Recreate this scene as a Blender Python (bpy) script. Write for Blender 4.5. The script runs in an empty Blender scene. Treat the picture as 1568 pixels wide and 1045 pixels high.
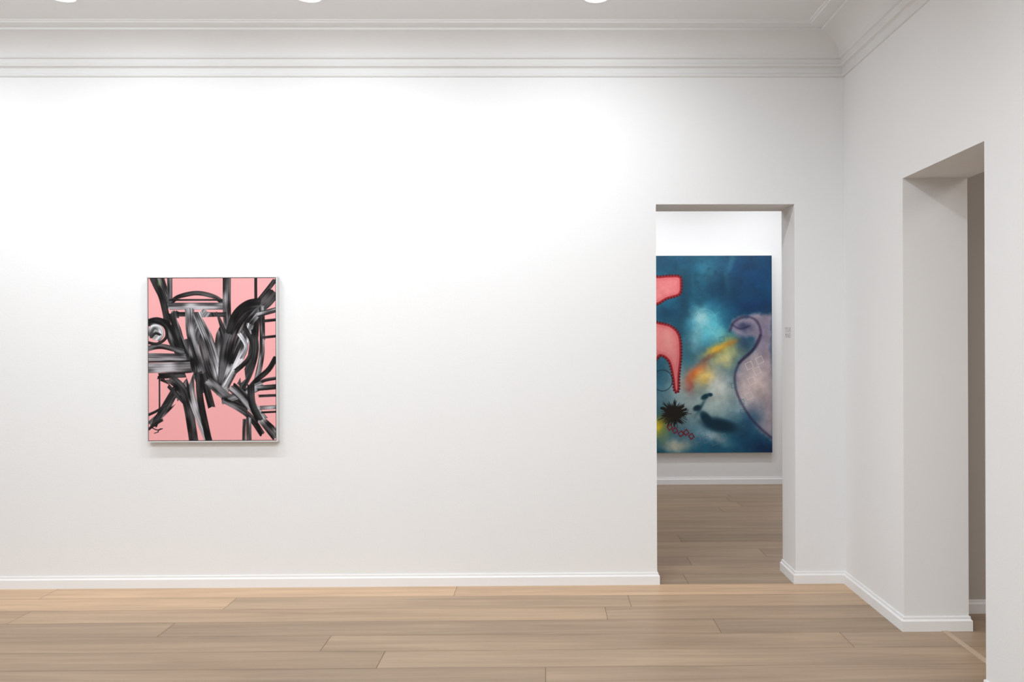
import bpy, math, random
import numpy as np
from mathutils import Vector, Matrix
random.seed(4)
S=bpy.context.scene
S.view_settings.view_transform='Standard'
S.view_settings.look='None'
S.view_settings.exposure=0.0

# ---------------------------------------------------------------- helpers
def link(o,parent=None):
    S.collection.objects.link(o)
    if parent: o.parent=parent
    return o
def mesh_obj(name,verts,faces,mat=None,parent=None):
    me=bpy.data.meshes.new(name); me.from_pydata(verts,[],faces); me.update()
    o=bpy.data.objects.new(name,me)
    if mat: me.materials.append(mat)
    return link(o,parent)
def boxes(name,bl,mat,parent=None,bevel=0):
    V=[];F=[]
    for (x0,x1,y0,y1,z0,z1) in bl:
        b=len(V)
        V+=[(x0,y0,z0),(x1,y0,z0),(x1,y1,z0),(x0,y1,z0),(x0,y0,z1),(x1,y0,z1),(x1,y1,z1),(x0,y1,z1)]
        F+=[tuple(b+i for i in f) for f in [(0,3,2,1),(4,5,6,7),(0,1,5,4),(1,2,6,5),(2,3,7,6),(3,0,4,7)]]
    o=mesh_obj(name,V,F,mat,parent)
    if bevel:
        m=o.modifiers.new('bev','BEVEL'); m.width=bevel; m.segments=2
    return o
def sweep(name,path,prof,mat,closed=False):
    """profile = (offset to the right of the path, z)"""
    n=len(path); V=[];F=[]; m=len(prof)
    def nrm(a,b):
        dx,dy=b[0]-a[0],b[1]-a[1]; l=math.hypot(dx,dy); return (dy/l,-dx/l)
    for i in range(n):
        if closed or 0<i<n-1:
            n1=nrm(path[i-1],path[i]); n2=nrm(path[i],path[(i+1)%n])
            k=1+n1[0]*n2[0]+n1[1]*n2[1]
            mx,my=(n1[0]+n2[0])/k,(n1[1]+n2[1])/k
        elif i==0: mx,my=nrm(path[0],path[1])
        else: mx,my=nrm(path[-2],path[-1])
        for (o,z) in prof: V.append((path[i][0]+mx*o,path[i][1]+my*o,z))
    for i in range(n if closed else n-1):
        a=i*m; b=((i+1)%n)*m
        for j in range(m-1): F.append((a+j,a+j+1,b+j+1,b+j))
    o=mesh_obj(name,V,F,mat)
    return o
def new_mat(name):
    m=bpy.data.materials.new(name); m.use_nodes=True
    nt=m.node_tree; return m,nt,nt.nodes['Principled BSDF']
def s2l(c):
    c=np.asarray(c,dtype=float)/255.0
    return np.where(c<=.04045,c/12.92,((c+.055)/1.055)**2.4)

# ---------------------------------------------------------------- materials
def paint(name,col,rough=.75,bump=.02,mott=.012,scale=90):
    m,nt,b=new_mat(name); N=nt.nodes; L=nt.links
    tc=N.new('ShaderNodeTexCoord')
    n1=N.new('ShaderNodeTexNoise'); n1.inputs['Scale'].default_value=1.3; n1.inputs['Detail'].default_value=4
    L.new(tc.outputs['Object'],n1.inputs['Vector'])
    r=N.new('ShaderNodeMapRange'); r.inputs['To Min'].default_value=1-mott; r.inputs['To Max'].default_value=1+mott
    L.new(n1.outputs['Fac'],r.inputs['Value'])
    mx=N.new('ShaderNodeVectorMath'); mx.operation='SCALE'; mx.inputs[0].default_value=col
    L.new(r.outputs['Result'],mx.inputs['Scale']); L.new(mx.outputs['Vector'],b.inputs['Base Color'])
    n2=N.new('ShaderNodeTexNoise'); n2.inputs['Scale'].default_value=scale; n2.inputs['Detail'].default_value=3
    L.new(tc.outputs['Object'],n2.inputs['Vector'])
    bp=N.new('ShaderNodeBump'); bp.inputs['Strength'].default_value=bump; bp.inputs['Distance'].default_value=.01
    L.new(n2.outputs['Fac'],bp.inputs['Height']); L.new(bp.outputs['Normal'],b.inputs['Normal'])
    b.inputs['Roughness'].default_value=rough; b.inputs['Specular IOR Level'].default_value=.25
    return m
M_wall=paint('wall_paint',(.835,.842,.85),bump=.06)
M_ceil=paint('ceiling_paint',(.79,.795,.80))
M_trim=paint('trim_paint',(.86,.865,.875),rough=.45,bump=.0)
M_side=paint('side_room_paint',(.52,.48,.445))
M_frame=paint('silver_lacquer',(.66,.66,.66),rough=.35,bump=0)
M_dark=paint('shadow_gap',(.01,.01,.01),rough=.8,bump=0)
M_edge=paint('canvas_edge',(.72,.72,.71),rough=.8)
M_text=paint('vinyl_grey',(.46,.46,.47),rough=.6,bump=0)
M_metal=paint('lamp_housing',(.8,.8,.8),rough=.3,bump=0)
m,nt,b=new_mat('lamp_glass'); b.inputs['Emission Color'].default_value=(1,.99,.97,1); b.inputs['Emission Strength'].default_value=6
M_glow=m

# floor
m,nt,b=new_mat('oak_planks'); N=nt.nodes; L=nt.links; M_floor=m
at=N.new('ShaderNodeAttribute'); at.attribute_name='plank'
tc=N.new('ShaderNodeTexCoord')
sep=N.new('ShaderNodeSeparateColor'); L.new(at.outputs['Color'],sep.inputs[0])
cmb=N.new('ShaderNodeCombineXYZ')
mu=N.new('ShaderNodeMath'); mu.operation='MULTIPLY'; mu.inputs[1].default_value=37; L.new(sep.outputs[0],mu.inputs[0])
L.new(mu.outputs[0],cmb.inputs[0]); L.new(mu.outputs[0],cmb.inputs[2])
ad=N.new('ShaderNodeVectorMath'); ad.operation='ADD'; L.new(tc.outputs['Object'],ad.inputs[0]); L.new(cmb.outputs[0],ad.inputs[1])
def noise(scl,sc,det,dist=0):
    mp=N.new('ShaderNodeMapping'); mp.inputs['Scale'].default_value=scl; L.new(ad.outputs[0],mp.inputs['Vector'])
    n=N.new('ShaderNodeTexNoise'); n.inputs['Scale'].default_value=sc; n.inputs['Detail'].default_value=det; n.inputs['Distortion'].default_value=dist
    L.new(mp.outputs[0],n.inputs['Vector']); return n
g1=noise((.6,9,1),1.8,7,.9); g2=noise((1.6,50,1),3,5); g3=noise((.5,1.8,1),1.6,2)
ramp=N.new('ShaderNodeValToRGB'); L.new(g1.outputs['Fac'],ramp.inputs[0])
ramp.color_ramp.elements[0].position=.3; ramp.color_ramp.elements[0].color=(*s2l((157,134,111)),1)
ramp.color_ramp.elements[1].position=.7; ramp.color_ramp.elements[1].color=(*s2l((178,154,129)),1)
warm=N.new('ShaderNodeMix'); warm.data_type='RGBA'; warm.blend_type='MULTIPLY'
L.new(sep.outputs[2],warm.inputs['Factor']); L.new(ramp.outputs[0],warm.inputs['A']); warm.inputs['B'].default_value=(1.04,.95,.84,1)
def scale_by(colsock,facsock,lo,hi,fmin=0,fmax=1):
    r=N.new('ShaderNodeMapRange'); r.inputs['From Min'].default_value=fmin; r.inputs['From Max'].default_value=fmax
    r.inputs['To Min'].default_value=lo; r.inputs['To Max'].default_value=hi; r.clamp=False
    L.new(facsock,r.inputs['Value'])
    v=N.new('ShaderNodeVectorMath'); v.operation='SCALE'; L.new(colsock,v.inputs[0]); L.new(r.outputs[0],v.inputs['Scale']); return v.outputs[0]
c=scale_by(warm.outputs['Result'],g2.outputs['Fac'],.95,1.05,.3,.7)
c=scale_by(c,g3.outputs['Fac'],.90,1.10,.3,.7)
c=scale_by(c,sep.outputs[1],0,1.0)   # plank tone stored in G
L.new(c,b.inputs['Base Color'])
b.inputs['Roughness'].default_value=.42; b.inputs['Specular IOR Level'].default_value=.45
bp=N.new('ShaderNodeBump'); bp.inputs['Strength'].default_value=.08; bp.inputs['Distance'].default_value=.004
L.new(g2.outputs['Fac'],bp.inputs['Height']); L.new(bp.outputs['Normal'],b.inputs['Normal'])
M_seam=paint('floor_seam',(.17,.12,.085),rough=.9)

# ---------------------------------------------------------------- dimensions (metres)
XR,YB=1.964,6.2            # right wall, back wall faces
YB2,XR2=6.54,2.323         # far faces of those walls
DX0,DX1,DZ=.717,1.634,2.511
SY0,SY1,SZ=4.2,5.171,2.503
XL,YF=-5.5,-3.0
H=3.628; TOP=3.9
YFAR=10.5; FX0,FX1=-3.0,4.6
YS=5.50; SX1=5.6

boxes('wall_back',[(XL,DX0,YB,YB2,0,TOP),(DX0,DX1,YB,YB2,DZ,TOP),(DX1,SX1,YB,YB2,0,TOP)],M_wall)
boxes('wall_right',[(XR,XR2,YF,SY0,0,TOP),(XR,XR2,SY0,SY1,SZ,TOP),(XR,XR2,SY1,YB,0,TOP)],M_wall)
boxes('wall_left',[(XL-.2,XL,YF-.2,YB2,0,TOP)],M_wall)
boxes('wall_front',[(XL,SX1,YF-.2,YF,0,TOP)],M_wall)
boxes('wall_far',[(FX0-.2,FX1+.2,YFAR,YFAR+.2,0,TOP)],M_wall)
boxes('wall_far_left',[(FX0-.2,FX0,YB2,YFAR,0,TOP)],M_wall)
boxes('wall_far_right',[(FX1,FX1+.2,YB2,YFAR,0,TOP)],M_wall)
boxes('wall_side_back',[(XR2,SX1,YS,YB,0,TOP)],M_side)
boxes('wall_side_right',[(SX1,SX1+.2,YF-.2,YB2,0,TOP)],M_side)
boxes('ceiling',[(XL,SX1,YF,YB,H,TOP-.02),(FX0,FX1,YB2,YFAR,H,TOP-.02)],M_ceil)

# ---------------------------------------------------------------- floor planks
rows=[]; y=5.94
while y>YF-.2: y-=.26
while y<YFAR+.1: rows.append((y,y+.26)); y+=.26
fixed={5.68:[-1.96,.50],5.42:[.34,-3.1,2.9],5.16:[-2.14,.95],4.90:[-1.19,1.6],4.64:[-.85,-3.6,2.4],5.94:[-3.2,-.6,2.2]}
V=[];F=[];COL=[]
gap=.0012
for (a,bb) in rows:
    key=min(fixed,key=lambda k:abs(k-a))
    if abs(key-a)<.01:
        js=sorted(fixed[key])
        x=js[0]
        while x>XL: x-=random.uniform(2.2,3.2); js.insert(0,x)
        x=js[-1]
        while x<SX1: x+=random.uniform(2.2,3.2); js.append(x)
    else:
        x=XL-random.uniform(.2,2.8); js=[x]
        while x<SX1: x+=random.uniform(2.0,3.2); js.append(x)
    for i in range(len(js)-1):
        x0,x1=max(js[i],XL-.1)+gap,min(js[i+1],SX1+.1)-gap
        if x1<=x0: continue
        b0=len(V); V+=[(x0,a+gap,0),(x1,a+gap,0),(x1,bb-gap,0),(x0,bb-gap,0)]; F.append((b0,b0+1,b0+2,b0+3))
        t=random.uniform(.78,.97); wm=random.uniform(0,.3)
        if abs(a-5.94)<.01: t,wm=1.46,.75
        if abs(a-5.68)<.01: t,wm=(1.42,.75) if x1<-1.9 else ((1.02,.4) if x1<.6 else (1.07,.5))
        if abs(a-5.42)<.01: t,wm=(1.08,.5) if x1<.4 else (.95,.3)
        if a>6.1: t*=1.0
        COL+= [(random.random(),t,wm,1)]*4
b0=len(V); V+=[(XL-.1,YF-.1,-.003),(SX1+.1,YF-.1,-.003),(SX1+.1,YFAR+.1,-.003),(XL-.1,YFAR+.1,-.003)]
F.append((b0,b0+1,b0+2,b0+3)); COL+=[(0,0,0,1)]*4
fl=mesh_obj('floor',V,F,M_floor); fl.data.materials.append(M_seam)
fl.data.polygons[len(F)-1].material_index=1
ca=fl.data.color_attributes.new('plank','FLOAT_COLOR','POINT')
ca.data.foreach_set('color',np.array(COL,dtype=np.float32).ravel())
# threshold strip in the side opening
boxes('trim_threshold',[(2.165,2.20,SY0+.02,SY1-.017,-.002,.004)],paint('threshold_oak',(.50,.38,.28),rough=.5))

# ---------------------------------------------------------------- skirting and cornice
bprof=[(0,.080),(.006,.080),(.008,.074),(.008,.066),(.013,.060),(.016,.056),(.016,0)]
sweep('baseboard_back',[(XL,YB),(DX0,YB),(DX0,YB2),(FX0,YB2)],bprof,M_trim)
sweep('baseboard_corner',[(FX1,YB2),(DX1,YB2),(DX1,YB),(XR,YB),(XR,SY1),(XR2,SY1),(XR2,YS),(SX1,YS)],bprof,M_trim)
sweep('baseboard_right',[(XR2,YF),(XR2,SY0),(XR,SY0),(XR,YF)],bprof,M_trim)
sweep('baseboard_far',[(FX0,YFAR),(FX1,YFAR)],bprof,M_trim)
cp=[(0,3.350),(.010,3.352),(.015,3.360),(.015,3.370),(.008,3.376),(.009,3.405),(.014,3.410),(.028,3.416),(.032,3.430),(.026,3.438),(.026,3.462),(.038,3.468),(.042,3.480)]
for i in range(1,17):
    t=i/16*math.pi/2
    cp.append((.042+.155*(1-math.cos(t)),3.480+.115*math.sin(t)))
cp+=[(.206,3.596),(.206,3.610),(.292,3.612),(.296,3.620),(.308,3.622),(.312,3.630)]
sweep('trim_cornice',[(XL,YF),(XL,YB),(XR,YB),(XR,YF)],cp,M_ceil,closed=True)

# ---------------------------------------------------------------- painting rasteriser
rng=np.random.default_rng(7)
class Art:
    def __init__(s,x0,y0,x1,y1,k):
        s.x0,s.y0,s.x1,s.y1=x0,y0,x1,y1; s.k=k
        s.w=int((x1-x0)*k)+1; s.h=int((y1-y0)*k)+1; s.aa=1/k
        s.X,s.Y=np.meshgrid(np.linspace(x0,x1,s.w),np.linspace(y0,y1,s.h))
        s.I=np.zeros((s.h,s.w,3))
    def fill(s,c): s.I[:]=c
    def noise(s,cell,oct=3):
        out=np.zeros(s.X.shape); amp=1; tot=0
        for o in range(oct):
            gw=int((s.x1-s.x0)/cell)+3; gh=int((s.y1-s.y0)/cell)+3
            T=rng.random((gh,gw)); u=(s.X-s.x0)/cell; v=(s.Y-s.y0)/cell
            iu=u.astype(int); iv=v.astype(int); fu=u-iu; fv=v-iv
            fu=fu*fu*(3-2*fu); fv=fv*fv*(3-2*fv)
            out+=amp*((T[iv,iu]*(1-fu)+T[iv,iu+1]*fu)*(1-fv)+(T[iv+1,iu]*(1-fu)+T[iv+1,iu+1]*fu)*fv); tot+=amp; amp*=.55; cell/=2
        return out/tot*2-1
    def warp(s,amp,cell):
        dx=s.noise(cell,4)*amp*s.k; dy=s.noise(cell,4)*amp*s.k
        jj,ii=np.meshgrid(np.arange(s.w),np.arange(s.h))
        s.I=s.I[np.clip((ii+dy).astype(int),0,s.h-1),np.clip((jj+dx).astype(int),0,s.w-1)]
    def mix(s,mask,c):
        mask=np.clip(mask,0,1)[...,None]; s.I=s.I*(1-mask)+np.asarray(c,float)*mask
    def blob(s,cx,cy,rx,ry,c,a=1,ang=0,p=1):
        ca,sa=math.cos(math.radians(ang)),math.sin(math.radians(ang))
        dx,dy=s.X-cx,s.Y-cy; u=(dx*ca+dy*sa)/rx; v=(-dx*sa+dy*ca)/ry
        s.mix(a*np.exp(-(u*u+v*v)**p),c)
    def poly(s,pts,c,a=1,soft=0):
        ins=np.zeros(s.X.shape,bool); d=np.full(s.X.shape,1e9); n=len(pts)
        for i in range(n):
            (ax,ay),(bx,by)=pts[i],pts[(i+1)%n]
            if ay!=by:
                cnd=((ay>s.Y)!=(by>s.Y))&(s.X<(bx-ax)*(s.Y-ay)/(by-ay)+ax); ins^=cnd
            L2=(bx-ax)**2+(by-ay)**2+1e-9; t=np.clip(((s.X-ax)*(bx-ax)+(s.Y-ay)*(by-ay))/L2,0,1)
            d=np.minimum(d,np.hypot(s.X-ax-t*(bx-ax),s.Y-ay-t*(by-ay)))
        sd=np.where(ins,d,-d); s.mix(a*np.clip(sd/(s.aa+soft)+.5,0,1),c); return sd
    def curve(s,pts,n=7):
        if len(pts)<3: return pts
        P=[pts[0]]+list(pts)+[pts[-1]]; out=[]
        for i in range(1,len(P)-2):
            p0,p1,p2,p3=[np.array(q,float) for q in P[i-1:i+3]]
            for j in range(n):
                t=j/n; out.append(tuple(.5*((2*p1)+(-p0+p2)*t+(2*p0-5*p1+4*p2-p3)*t*t+(-p0+3*p1-3*p2+p3)*t**3)))
        out.append(tuple(pts[-1])); return out
    def field(s,pts):
        d=np.full(s.X.shape,1e9); off=np.zeros(s.X.shape); arc=np.zeros(s.X.shape); acc=0
        n=len(pts)-1
        for i in range(n):
            (ax,ay),(bx,by)=pts[i],pts[i+1]; l=math.hypot(bx-ax,by-ay)+1e-9
            tr=((s.X-ax)*(bx-ax)+(s.Y-ay)*(by-ay))/l/l; t=np.clip(tr,0,1)
            dd=np.hypot(s.X-ax-t*(bx-ax),s.Y-ay-t*(by-ay)); m=dd<d
            o=((bx-ax)*(s.Y-ay)-(by-ay)*(s.X-ax))/l
            off=np.where(m,o,off); arc=np.where(m,acc+tr*l if (i==0 or i==n-1) else acc+t*l,arc); d=np.where(m,dd,d); acc+=l
        return d,off,arc,acc
    def line(s,pts,w,c,a=1,soft=0):
        d,_,_,_=s.field(s.curve(pts)); s.mix(a*np.clip((w/2-d)/(s.aa+soft)+.5,0,1),c)
    def brush(s,pts,w,dark=18,lite=150,c=0.,sp=.7,taper=0,rag=1.5):
        """flat bristle stroke: streaks run along the stroke, ends are chopped ragged"""
        pts=s.curve(pts)
        d,off,arc,L=s.field(pts); hw=w/2*np.ones(s.X.shape)
        f=np.clip(arc/L,0,1)
        if taper: hw=hw*(1-taper*np.abs(2*f-1)**2)
        o=np.clip(off/hw,-1.3,1.3); u=(o+1.3)/2.6
        def lut(n,m,ln):
            T=rng.random((n+2,m)); a=u*n; b=np.clip(arc/ln+1,0,m-1.01)
            iu=np.clip(a.astype(int),0,n); iv=b.astype(int); fu=a-iu; fv=b-iv; fv=fv*fv*(3-2*fv)
            return (T[iu,iv]*(1-fu)+T[iu+1,iv]*fu)*(1-fv)+(T[iu,iv+1]*(1-fu)+T[iu+1,iv+1]*fu)*fv
        broad=lut(3,20,16); fine=lut(max(9,int(w*1.6)),16,30); edge=lut(9,4,1000)
        endr=rag*(edge*2-1)
        mask=np.clip((hw-np.abs(off))/s.aa+.5,0,1)*np.clip((arc+rag+endr)/s.aa,0,1)*np.clip((L-arc+rag+endr)/s.aa,0,1)*(d<w/2+2*rag)
        base=np.exp(-((o-c)/(sp*1.6))**2)
        k=np.clip(base*.24+(broad-.5)*1.35+(fine-.5)*.75+.26,0,1.0)
        tone=dark+(lite*.93-dark)*k
        tone=tone*(1-.25*np.clip(np.abs(o),0,1)**12)
        tone=np.clip(tone,6,235)
        col=np.stack([tone,tone*1.0,tone*1.03],-1)
        m3=(mask*.96)[...,None]; s.I=s.I*(1-m3)+col*m3
def art_mesh(name,art,X0,X1,Z0,Z1,Y,parent,rough,spec=.4):
    h,w=art.h,art.w
    xs=np.linspace(X0,X1,w); zs=np.linspace(Z1,Z0,h)
    XX,ZZ=np.meshgrid(xs,zs); V=np.stack([XX,np.full_like(XX,Y),ZZ],-1).reshape(-1,3)
    idx=np.arange(h*w).reshape(h,w)
    F=np.stack([idx[1:,:-1],idx[1:,1:],idx[:-1,1:],idx[:-1,:-1]],-1).reshape(-1,4)
    me=bpy.data.meshes.new(name); me.from_pydata(V.tolist(),[],F.tolist()); me.update()
    ca=me.color_attributes.new('pigment','FLOAT_COLOR','POINT')
    C=np.ones((h*w,4),np.float32); C[:,:3]=s2l(np.clip(art.I,0,255)).reshape(-1,3)
    ca.data.foreach_set('color',C.ravel())
    m,nt,b=new_mat(name+'_pigment'); a=nt.nodes.new('ShaderNodeAttribute'); a.attribute_name='pigment'
    nt.links.new(a.outputs['Color'],b.inputs['Base Color'])
    n=nt.nodes.new('ShaderNodeTexNoise'); n.inputs['Scale'].default_value=400
    tcn=nt.nodes.new('ShaderNodeTexCoord'); nt.links.new(tcn.outputs['Object'],n.inputs['Vector'])
    bp=nt.nodes.new('ShaderNodeBump'); bp.inputs['Strength'].default_value=.05; bp.inputs['Distance'].default_value=.002
    nt.links.new(n.outputs['Fac'],bp.inputs['Height']); nt.links.new(bp.outputs['Normal'],b.inputs['Normal'])
    b.inputs['Roughness'].default_value=rough; b.inputs['Specular IOR Level'].default_value=spec
    me.materials.append(m); o=bpy.data.objects.new(name,me); link(o,parent); return o

# ---- painting 1 : pink ground with black / grey brush strokes
A=Art(229.5,426.5,423,673,2.2)
pk=(236,168,170)
A.fill(pk)
B=A.brush
B([(393,427),(393,462)],4.5,14,40)
B([(422,430),(408,448),(390,470)],7,12,90,.2)
B([(247,425),(253,445),(262,470)],13,24,175,.3)
B([(236,425),(243,440),(250,455),(256,480),(262,515),(276,542)],10,8,50,.0)
B([(262,425),(262,462)],8,10,150,.5,.4)
B([(262,466),(275,455),(303,449),(330,455),(345,466)],7,10,90,-.4)
B([(262,459.5),(345,459.5)],3,14,60)
B([(262,469),(344,469)],11,60,205,0,1)
B([(349,425),(349,478),(352,515)],12.5,24,170,.1)
B([(268,481),(346,482)],7,10,70)
# under-layer filling the middle
B([(300,480),(312,520),(322,560),(340,600)],16,10,110)
B([(340,505),(336,540),(340,585)],13,14,150)
B([(288,520),(312,600)],12,8,80)
B([(392,480),(390,520),(384,560),(370,590)],13,8,80)
B([(270,478),(272,500),(286,548)],12,12,130,.2)
B([(264,480),(282,535),(306,572)],9,8,70)
B([(229,494),(243,491),(258,498),(268,520),(282,545)],11,10,120)
B([(229,533),(250,530),(282,538)],8,12,130)
A.blob(240,508,11,12,(150,150,152),1,0,4)
B([(231,514),(236,501),(246,502),(249,512),(243,520)],8,50,240,0,1)
B([(234,516),(240,510),(247,512)],4,14,60)
B([(229,524),(243,526),(256,517),(256,503),(246,494),(229,491)],4.5,8,40)
B([(229,546),(285,547)],12,40,190,0,.9)
B([(229,563),(312,560)],15,60,200,0,1)
B([(229,553.5),(300,552)],2.5,10,50)
B([(245,575),(300,572)],9,8,70)
# centre body
B([(318,478),(304,500),(298,530),(302,575)],14,12,170,.2)
B([(292,474),(296,520),(318,588)],14,20,200,0)
B([(304,480),(324,530),(343,602)],15,30,245,.1,.9)
B([(330,480),(344,512),(350,560)],10,8,70)
B([(420,449),(404,466),(378,477),(360,500),(348,535),(344,585)],19,6,100,.25)
B([(400,462),(380,466),(362,482),(352,510)],11,6,45)
B([(404,470),(372,512),(344,600)],13,12,205,-.2)
B([(384,498),(370,545),(346,592)],11,50,250,.1,1)
B([(376,502),(388,528),(381,550),(362,568)],7,8,60)
B([(371,522),(364,538),(356,556)],5,8,50)
B([(368,512),(378,530),(372,548)],6,60,250,.1,1)
B([(390,505),(393,535),(384,570),(368,600)],9,8,90)
B([(402,472),(402,540),(390,598)],8.5,14,170,.2)
B([(396,482),(423,475)],8,20,190)
B([(404,492),(423,490)],4.5,12,110)
B([(403,517),(423,515)],4,8,55)
B([(423,548),(412,566),(394,582),(378,600)],8,8,60,.2)
B([(423,579),(404,583),(387,594)],5,8,110)
# lower left
B([(246,573),(246,640)],2.5,10,60)
B([(298,572),(262,620),(232,648)],10,8,140,.2)
B([(276,584),(246,634),(238,650)],9,8,80)
B([(250,580),(286,618)],6,10,80)
B([(262,578),(285,604),(298,675)],14,8,95,.1)
B([(293,573),(296,610),(321,675)],12,20,205,.3,.6)
B([(306,570),(308,610),(321,675)],10,8,60)
B([(229,634),(242,628),(258,618)],4,8,60)
B([(229,656),(240,648),(250,642)],4,8,40)
B([(312,572),(325,622)],11,10,110)
# lower right
B([(320,582),(352,610),(380,624)],14,10,170,.2)
B([(342,612),(362,607),(402,589)],13,10,190,.1)
B([(356,592),(380,614),(424,668)],15,12,190,.3)
B([(344,612),(380,634),(402,664)],9,8,130,.1)
B([(385,590),(387,618),(398,642)],11,8,80)
B([(396,594),(424,592)],8,20,170)
B([(398,606),(424,605)],4,8,50)
B([(399,624),(424,623)],6,40,200)
B([(402,631),(424,630)],3,8,30)
B([(375,642),(374,675)],5,18,120)
B([(381.5,640),(382,675)],8,50,190)
# pink ground showing between strokes
for p in [[(311,486),(334,485),(338,500),(329,518)],[(272,487),(283,487),(280,505)],
          [(274,457.5),(300,452.5),(332,457.5)],[(249,583),(260,588),(252,604)],[(369,576),(375,563),(377,580),(370,586)],
          [(407,497),(422,495),(422,512),(407,514)],[(406,521),(422,519),(420,541),(407,556)],
          [(285,571),(298,570),(291,588)],[(324,632),(338,624),(360,631),(371,644),(370,673),(327,673)],[(256,648),(275,628),(285,650),(289,673),(252,673)],
          [(401,611),(423,610),(423,618),(401,619)],[(407,640),(423,637),(423,654)],[(389,652),(397,673),(389,673)],
          [(264,622),(271,608),(274,615)]]:
    A.poly(p,pk)
A.line([(232,652),(242,657),(250,655)],1.6,(30,26,28)); A.line([(243,660),(247,655)],1.3,(30,26,28)); A.line([(238,662),(244,660)],1.2,(30,26,28))
A.blob(246,434,3,5,(120,150,110),.6)

# ---- painting 2 : airbrushed teal field
C=Art(934,393,1181,692,1.8)
C.fill((18,76,108))
b_=C.blob
b_(980,500,50,200,(40,110,130),.6)
b_(1085,415,30,26,(60,132,152),.75); b_(1052,436,24,34,(38,108,130),.6); b_(1150,425,45,50,(12,60,102),.9); b_(1020,405,30,14,(16,64,90),.8)
b_(1108,450,34,30,(8,52,80),.8); b_(1120,400,5,40,(70,130,150),.45,10); b_(1045,470,12,60,(10,46,66),.75,8)
b_(1030,480,30,12,(14,56,82),.8); b_(1155,470,30,14,(10,46,90),.8)
b_(1080,500,28,30,(96,196,212),.95); b_(1070,486,11,13,(186,230,232),.75); b_(1102,512,15,11,(126,210,210),.7)
b_(1060,520,10,24,(150,200,205),.6,20); b_(1120,520,14,10,(34,110,130),.7)
b_(1085,605,56,52,(184,204,200),.95,0,1.3); b_(1045,600,26,56,(148,166,166),.9); b_(1052,545,10,26,(30,96,116),.6)
b_(1112,540,26,17,(204,206,140),.9,-20); b_(1098,532,24,7,(232,182,60),.95,-25); b_(1065,572,22,9,(208,98,46),.95,-45)
b_(1080,578,17,12,(242,200,90),.95,-40); b_(1120,524,12,4,(180,124,50),.8,-15); b_(1055,590,7,12,(176,60,64),.5); b_(1104,552,12,9,(238,224,150),.8)
b_(1082,548,20,4,(110,56,40),.5,-35); b_(1100,590,18,22,(234,238,230),.9); b_(1075,600,9,12,(130,158,158),.5)
# right figure
C.poly(C.curve([(1181,482),(1160,482),(1132,486),(1120,500),(1126,512),(1140,516),(1150,512),(1160,520),(1152,540),(1132,556),(1126,575),(1128,600),(1140,625),(1160,655),(1181,672)]),(156,148,164),1,7)
b_(1168,515,14,28,(134,126,150),.8); b_(1156,585,25,36,(218,200,196),.95); b_(1168,640,14,24,(192,176,180),.8); b_(1140,600,12,20,(206,192,192),.8)
b_(1138,500,13,8,(46,52,90),.85); b_(1138,524,10,11,(52,80,120),.8); b_(1172,555,8,20,(184,160,168),.6)
# bottom
b_(1150,640,16,18,(28,80,118),.75); b_(1120,674,46,13,(22,98,132),.95); b_(1165,684,30,16,(12,46,84),.95,20); b_(1080,689,50,6,(22,94,122),.8)
b_(1032,680,24,11,(214,212,188),.9); b_(1090,668,24,8,(178,202,206),.8,15); b_(1008,652,13,15,(222,196,44),.95); b_(1006,690,18,7,(24,84,106),.85)
b_(1130,620,10,12,(150,176,190),.7); b_(1012,610,14,16,(90,120,128),.7)
C.warp(6,26); C.warp(2.5,7)
n1=C.noise(34,4); n2=C.noise(9,3); C.I*= (1+.18*n1+.10*n2)[...,None]
vs=np.clip(C.noise(10,2)*1.6-.5,0,1)*np.clip((500-C.Y)/60,0,1); C.mix(.35*vs,(6,40,60))
C.line([(1116,508),(1124,493),(1142,486),(1158,493),(1164,514),(1154,534),(1134,552),(1124,574),(1128,604),(1150,642),(1180,670)],3,(44,34,66),.7,3)
C.line([(1163,514),(1150,538),(1130,556)],3,(36,26,58),.7,2.5)
C.line([(1120,498),(1132,504),(1146,500)],2,(30,26,56),.6,2)
# dark blots
C.blob(1100,650,29,11,(6,46,66),1,12,2.5); C.blob(1080,640,14,7,(6,46,66),1,50,2.5); C.blob(1066,624,7,4.5,(6,40,56),1,-20,2.5); C.blob(1078,607,7,4,(8,52,72),1,-30,2.5); C.blob(1086,604,4,3,(8,52,72),1,0,2.5)
b_(1072,622,16,2.5,(10,60,76),.7,-60)
# spiky burst
th=np.arctan2(C.Y-632,C.X-1030); rr=np.hypot(C.X-1030,(C.Y-632)*1.05)
T=rng.random(97); q=(th+math.pi)/(2*math.pi)*96; qi=q.astype(int)%96; rad=11+12*(T[qi]*(1-(q-qi))+T[(qi+1)%96]*(q-qi))
C.mix(np.clip((rad-rr)/2+.5,0,1),(20,16,12)); b_(1018,643,8,5,(70,58,14),.7)
for i in range(44):
    a=rng.uniform(0,6.28); r0=rng.uniform(18,27); C.line([(1030+10*math.cos(a),632+9*math.sin(a)),(1030+r0*math.cos(a),632+r0*.85*math.sin(a))],.8,(24,20,16),.9)
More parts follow.
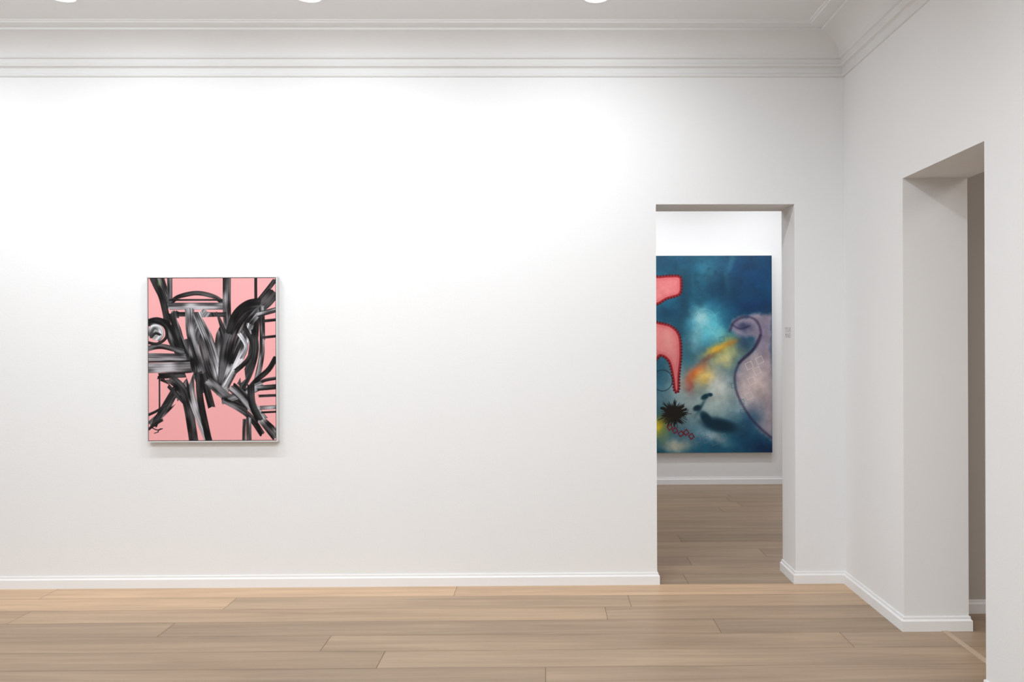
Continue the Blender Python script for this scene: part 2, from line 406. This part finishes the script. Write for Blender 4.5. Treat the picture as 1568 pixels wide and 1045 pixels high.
# pink forms with red scalloped edging
def pink(pts,base):
    pts=C.curve(pts,5); sd=C.poly(pts,(170,34,46)) 
    mott=C.noise(8,3)[...,None]*10
    m=np.clip((sd-3.2)/1.2+.5,0,1)[...,None]; C.I=C.I*(1-m)+(np.array(base,float)+mott)*m
    C.mix(.5*np.clip((sd-3)/2,0,1)*np.clip((9-sd)/5,0,1),(206,84,92))
    acc=0; n=len(pts)
    for i in range(n):
        (ax,ay),(bx,by)=pts[i],pts[(i+1)%n]; l=math.hypot(bx-ax,by-ay)
        while acc<l:
            x,y=ax+(bx-ax)*acc/l,ay+(by-ay)*acc/l; C.blob(x,y,1.8,1.8,(96,10,20),1,0,3); acc+=4.6
        acc-=l
pink([(960,420),(1003,424),(1022,423),(1040,424),(1043,436),(1040,452),(1020,459),(1003,468),(960,480)],(230,130,132))
pink([(960,500),(990,492),(1008,494),(1028,500),(1040,515),(1042,545),(1039,575),(1038,598),(1031,598),(1028,575),(1022,553),(1010,545),(1003,552),(980,562),(960,560)],(232,136,136))
b_(1022,520,8,16,(242,166,158),.6)
# linework: faint rings, diamonds, squares
tt=np.linspace(0,2*math.pi,24)
C.line([(1078+18*math.cos(t),494+20*math.sin(t)) for t in tt],.7,(150,205,212),.35)
C.line([(1013+15*math.cos(t),582+16*math.sin(t)) for t in tt],1.2,(16,34,50),.85)
C.line([(1062,490),(1100,508)],.7,(170,215,220),.4); C.line([(1068,480),(1098,520)],.7,(170,215,220),.35); C.line([(1060,512),(1100,478)],.7,(170,215,220),.3)
def sq(x,y,r,c,ang=45,w=1.3,a=.9):
    p=[(x+r*math.cos(math.radians(ang+90*k)),y+r*math.sin(math.radians(ang+90*k))) for k in range(5)]
    for k in range(4): C.line([p[k],p[k+1]],w,c,a)
for i,(x,y) in enumerate([(1024,653),(1032,658),(1041,663),(1049,661),(1057,667)]): sq(x,y,4.4,(120,24,38),10,1.8)
for (x,y) in [(1066,672),(1080,672),(1092,676),(1074,664),(1106,668)]: sq(x,y,6,(110,126,138),25,1.1,.6)
for (x,y) in [(1146,560),(1158,568),(1150,583),(1146,606),(1162,552)]: sq(x,y,7,(238,224,216),20,1.2,.6)
for (x,y) in [(1122,590),(1134,615),(1128,640),(1136,630),(1104,520),(1116,512)]: sq(x,y,5,(60,120,132),35,1.1,.55)
C.I+= (rng.random(C.I.shape[:2])[...,None]-.5)*8

# ---------------------------------------------------------------- framed painting
def empty(name,loc):
    e=bpy.data.objects.new(name,None); e.location=loc; e.empty_display_size=.2; S.collection.objects.link(e); return e
bx0,bx1,bz0,bz1=-2.608,-1.762,.960,2.038
P1=empty('framed_abstract_painting',(0,0,0))
yf=6.148; w=.007
boxes('frame',[(bx0,bx1,yf,YB,bz1-w,bz1),(bx0,bx1,yf,YB,bz0,bz0+w),(bx0,bx0+w,yf,YB,bz0+w,bz1-w),(bx1-w,bx1,yf,YB,bz0+w,bz1-w)],M_frame,P1)
boxes('frame_backing',[(bx0+w,bx1-w,6.185,YB-.001,bz0+w,bz1-w)],M_dark,P1)
g=.004
boxes('canvas_body',[(bx0+w+g,bx1-w-g,6.1515,6.184,bz0+w+g,bz1-w-g)],M_dark,P1)
art_mesh('canvas_surface',A,bx0+w+g,bx1-w-g,bz0+w+g,bz1-w-g,6.151,P1,.65,.15)

P2=empty('large_abstract_canvas',(0,0,0))
boxes('stretched_canvas',[(.70,2.500,10.4525,YFAR-.0005,.358,2.556)],M_edge,P2)
art_mesh('canvas_surface_airbrush',C,.70,2.500,.358,2.556,10.452,P2,.4,.35)

# wall text on the door reveal
cu=bpy.data.curves.new('lettering','FONT'); cu.body='TOUR\nMIND'; cu.size=.048; cu.space_line=.8; cu.extrude=.0003; cu.align_x='CENTER'; cu.space_character=1.25
t=bpy.data.objects.new('wall_lettering',cu); S.collection.objects.link(t); cu.materials.append(M_text)
t.rotation_euler=(math.pi/2,0,-math.pi/2); t.location=(DX1-.0006,6.375,1.665)

# ---------------------------------------------------------------- lamps
LC=(.925,.968,1.0)
def track_head(x,y,tgt,power,ang=120,blend=1.0,zb=3.43,r=.05,col=LC):
    e=empty('track_spotlight',(x,y,zb))
    V=[];F=[];n=24; d=(Vector(tgt)-Vector((x,y,zb))).normalized(); q=d.to_track_quat('-Z','Y')
    prof=[(.0,.12),(.045,.12),(.05,.115),(.05,.0),(.045,-.003),(.042,.0),(.040,.02)]
    for (rr,zz) in prof:
        for k in range(n):
            a=2*math.pi*k/n; V.append(tuple(q@Vector((rr*math.cos(a),rr*math.sin(a),zz))))
    for j in range(len(prof)-1):
        for k in range(n): F.append((j*n+k,j*n+(k+1)%n,(j+1)*n+(k+1)%n,(j+1)*n+k))
    mesh_obj('housing',V,F,M_metal,e)
    F=[tuple(range(n))]; V=[tuple(q@Vector((.040*math.cos(2*math.pi*k/n),.040*math.sin(2*math.pi*k/n),.012))) for k in range(n)]
    mesh_obj('lens',V,F,M_glow,e)
    boxes('stem',[(-.008,.008,-.008,.008,.06,H-zb)],M_metal,e)
    l=bpy.data.lights.new('bulb','SPOT'); l.energy=power; l.spot_size=math.radians(ang); l.spot_blend=blend; l.shadow_soft_size=r; l.color=col
    lo=bpy.data.objects.new('bulb',l); link(lo,e); lo.location=d*.02; lo.rotation_euler=q.to_euler()
def downlight(x,y,R=.07):
    e=empty('recessed_downlight',(x,y,H)); n=32; V=[];F=[]
    prof=[(R+.012,0),(R+.010,-.005),(R,-.006),(R-.004,-.001)]
    for (rr,zz) in prof:
        for k in range(n): V.append((rr*math.cos(2*math.pi*k/n),rr*math.sin(2*math.pi*k/n),zz))
    for j in range(len(prof)-1):
        for k in range(n): F.append((j*n+k,j*n+(k+1)%n,(j+1)*n+(k+1)%n,(j+1)*n+k))
    mesh_obj('trim_ring',V,F,M_metal,e)
    mesh_obj('diffuser',[((R-.003)*math.cos(2*math.pi*k/n),(R-.003)*math.sin(2*math.pi*k/n),-.002) for k in range(n)],[tuple(reversed(range(n)))],M_glow,e)
for x in (-4.0,-2.53,-1.25,.26):
    track_head(x,5.0,(x,6.2,1.75),31,140,zb=3.44)
for x in (-2.82,-1.39,.29): downlight(x,5.52)
for (x,y) in ((-3.2,2.6),(-1.3,2.6),(.6,2.9)):
    track_head(x,y,(x,y+1.8,0),62,150)
for x in (.9,2.4):
    track_head(x,9.2,(x,10.5,1.7),68,130,col=(.97,.985,1.0))
boxes('ceiling_track',[(-5.0,1.0,4.985,5.015,H-.02,H)],M_metal)
def area(name,loc,sx,sy,power,col=LC,rx=0):
    l=bpy.data.lights.new(name,'AREA'); l.shape='RECTANGLE'; l.size=sx; l.size_y=sy; l.energy=power; l.color=col
    o=bpy.data.objects.new(name,l); link(o); o.location=loc; o.rotation_euler=(rx,0,0); return o
area('wall_wash_fill',(-2.0,4.9,3.52),5.8,.08,32,rx=math.radians(34))  # added unseen strip, evens out the spots' wash on the back wall
area('soft_fill',(-1.7,.8,3.57),5.5,4.5,190)  # added fill for soft ambience in the main room, not a fixture
area('soft_fill.001',(1.2,8.2,3.57),3.0,1.6,46,col=(.98,.985,1.0))  # added fill for the far room, out of view
area('soft_fill.002',(4.2,2.0,3.57),1.5,2.0,62,col=(1,.95,.9))  # added warm fill that lifts the dim side room
W=bpy.data.worlds.new('world'); S.world=W; W.use_nodes=True
W.node_tree.nodes['Background'].inputs[0].default_value=(.8,.8,.8,1); W.node_tree.nodes['Background'].inputs[1].default_value=.3

# ---------------------------------------------------------------- camera
cd=bpy.data.cameras.new('camera'); cam=bpy.data.objects.new('camera',cd); S.collection.objects.link(cam)
cd.sensor_width=36; cd.lens=33.06; cd.shift_x=-.0466; cd.shift_y=0
R=Matrix.Rotation(-.01277,4,'Z')@Matrix.Rotation(math.pi/2,4,'X')@Matrix.Rotation(-.0035,4,'Z')
cam.matrix_world=Matrix.Translation((0,0,1.61))@R
S.camera=cam
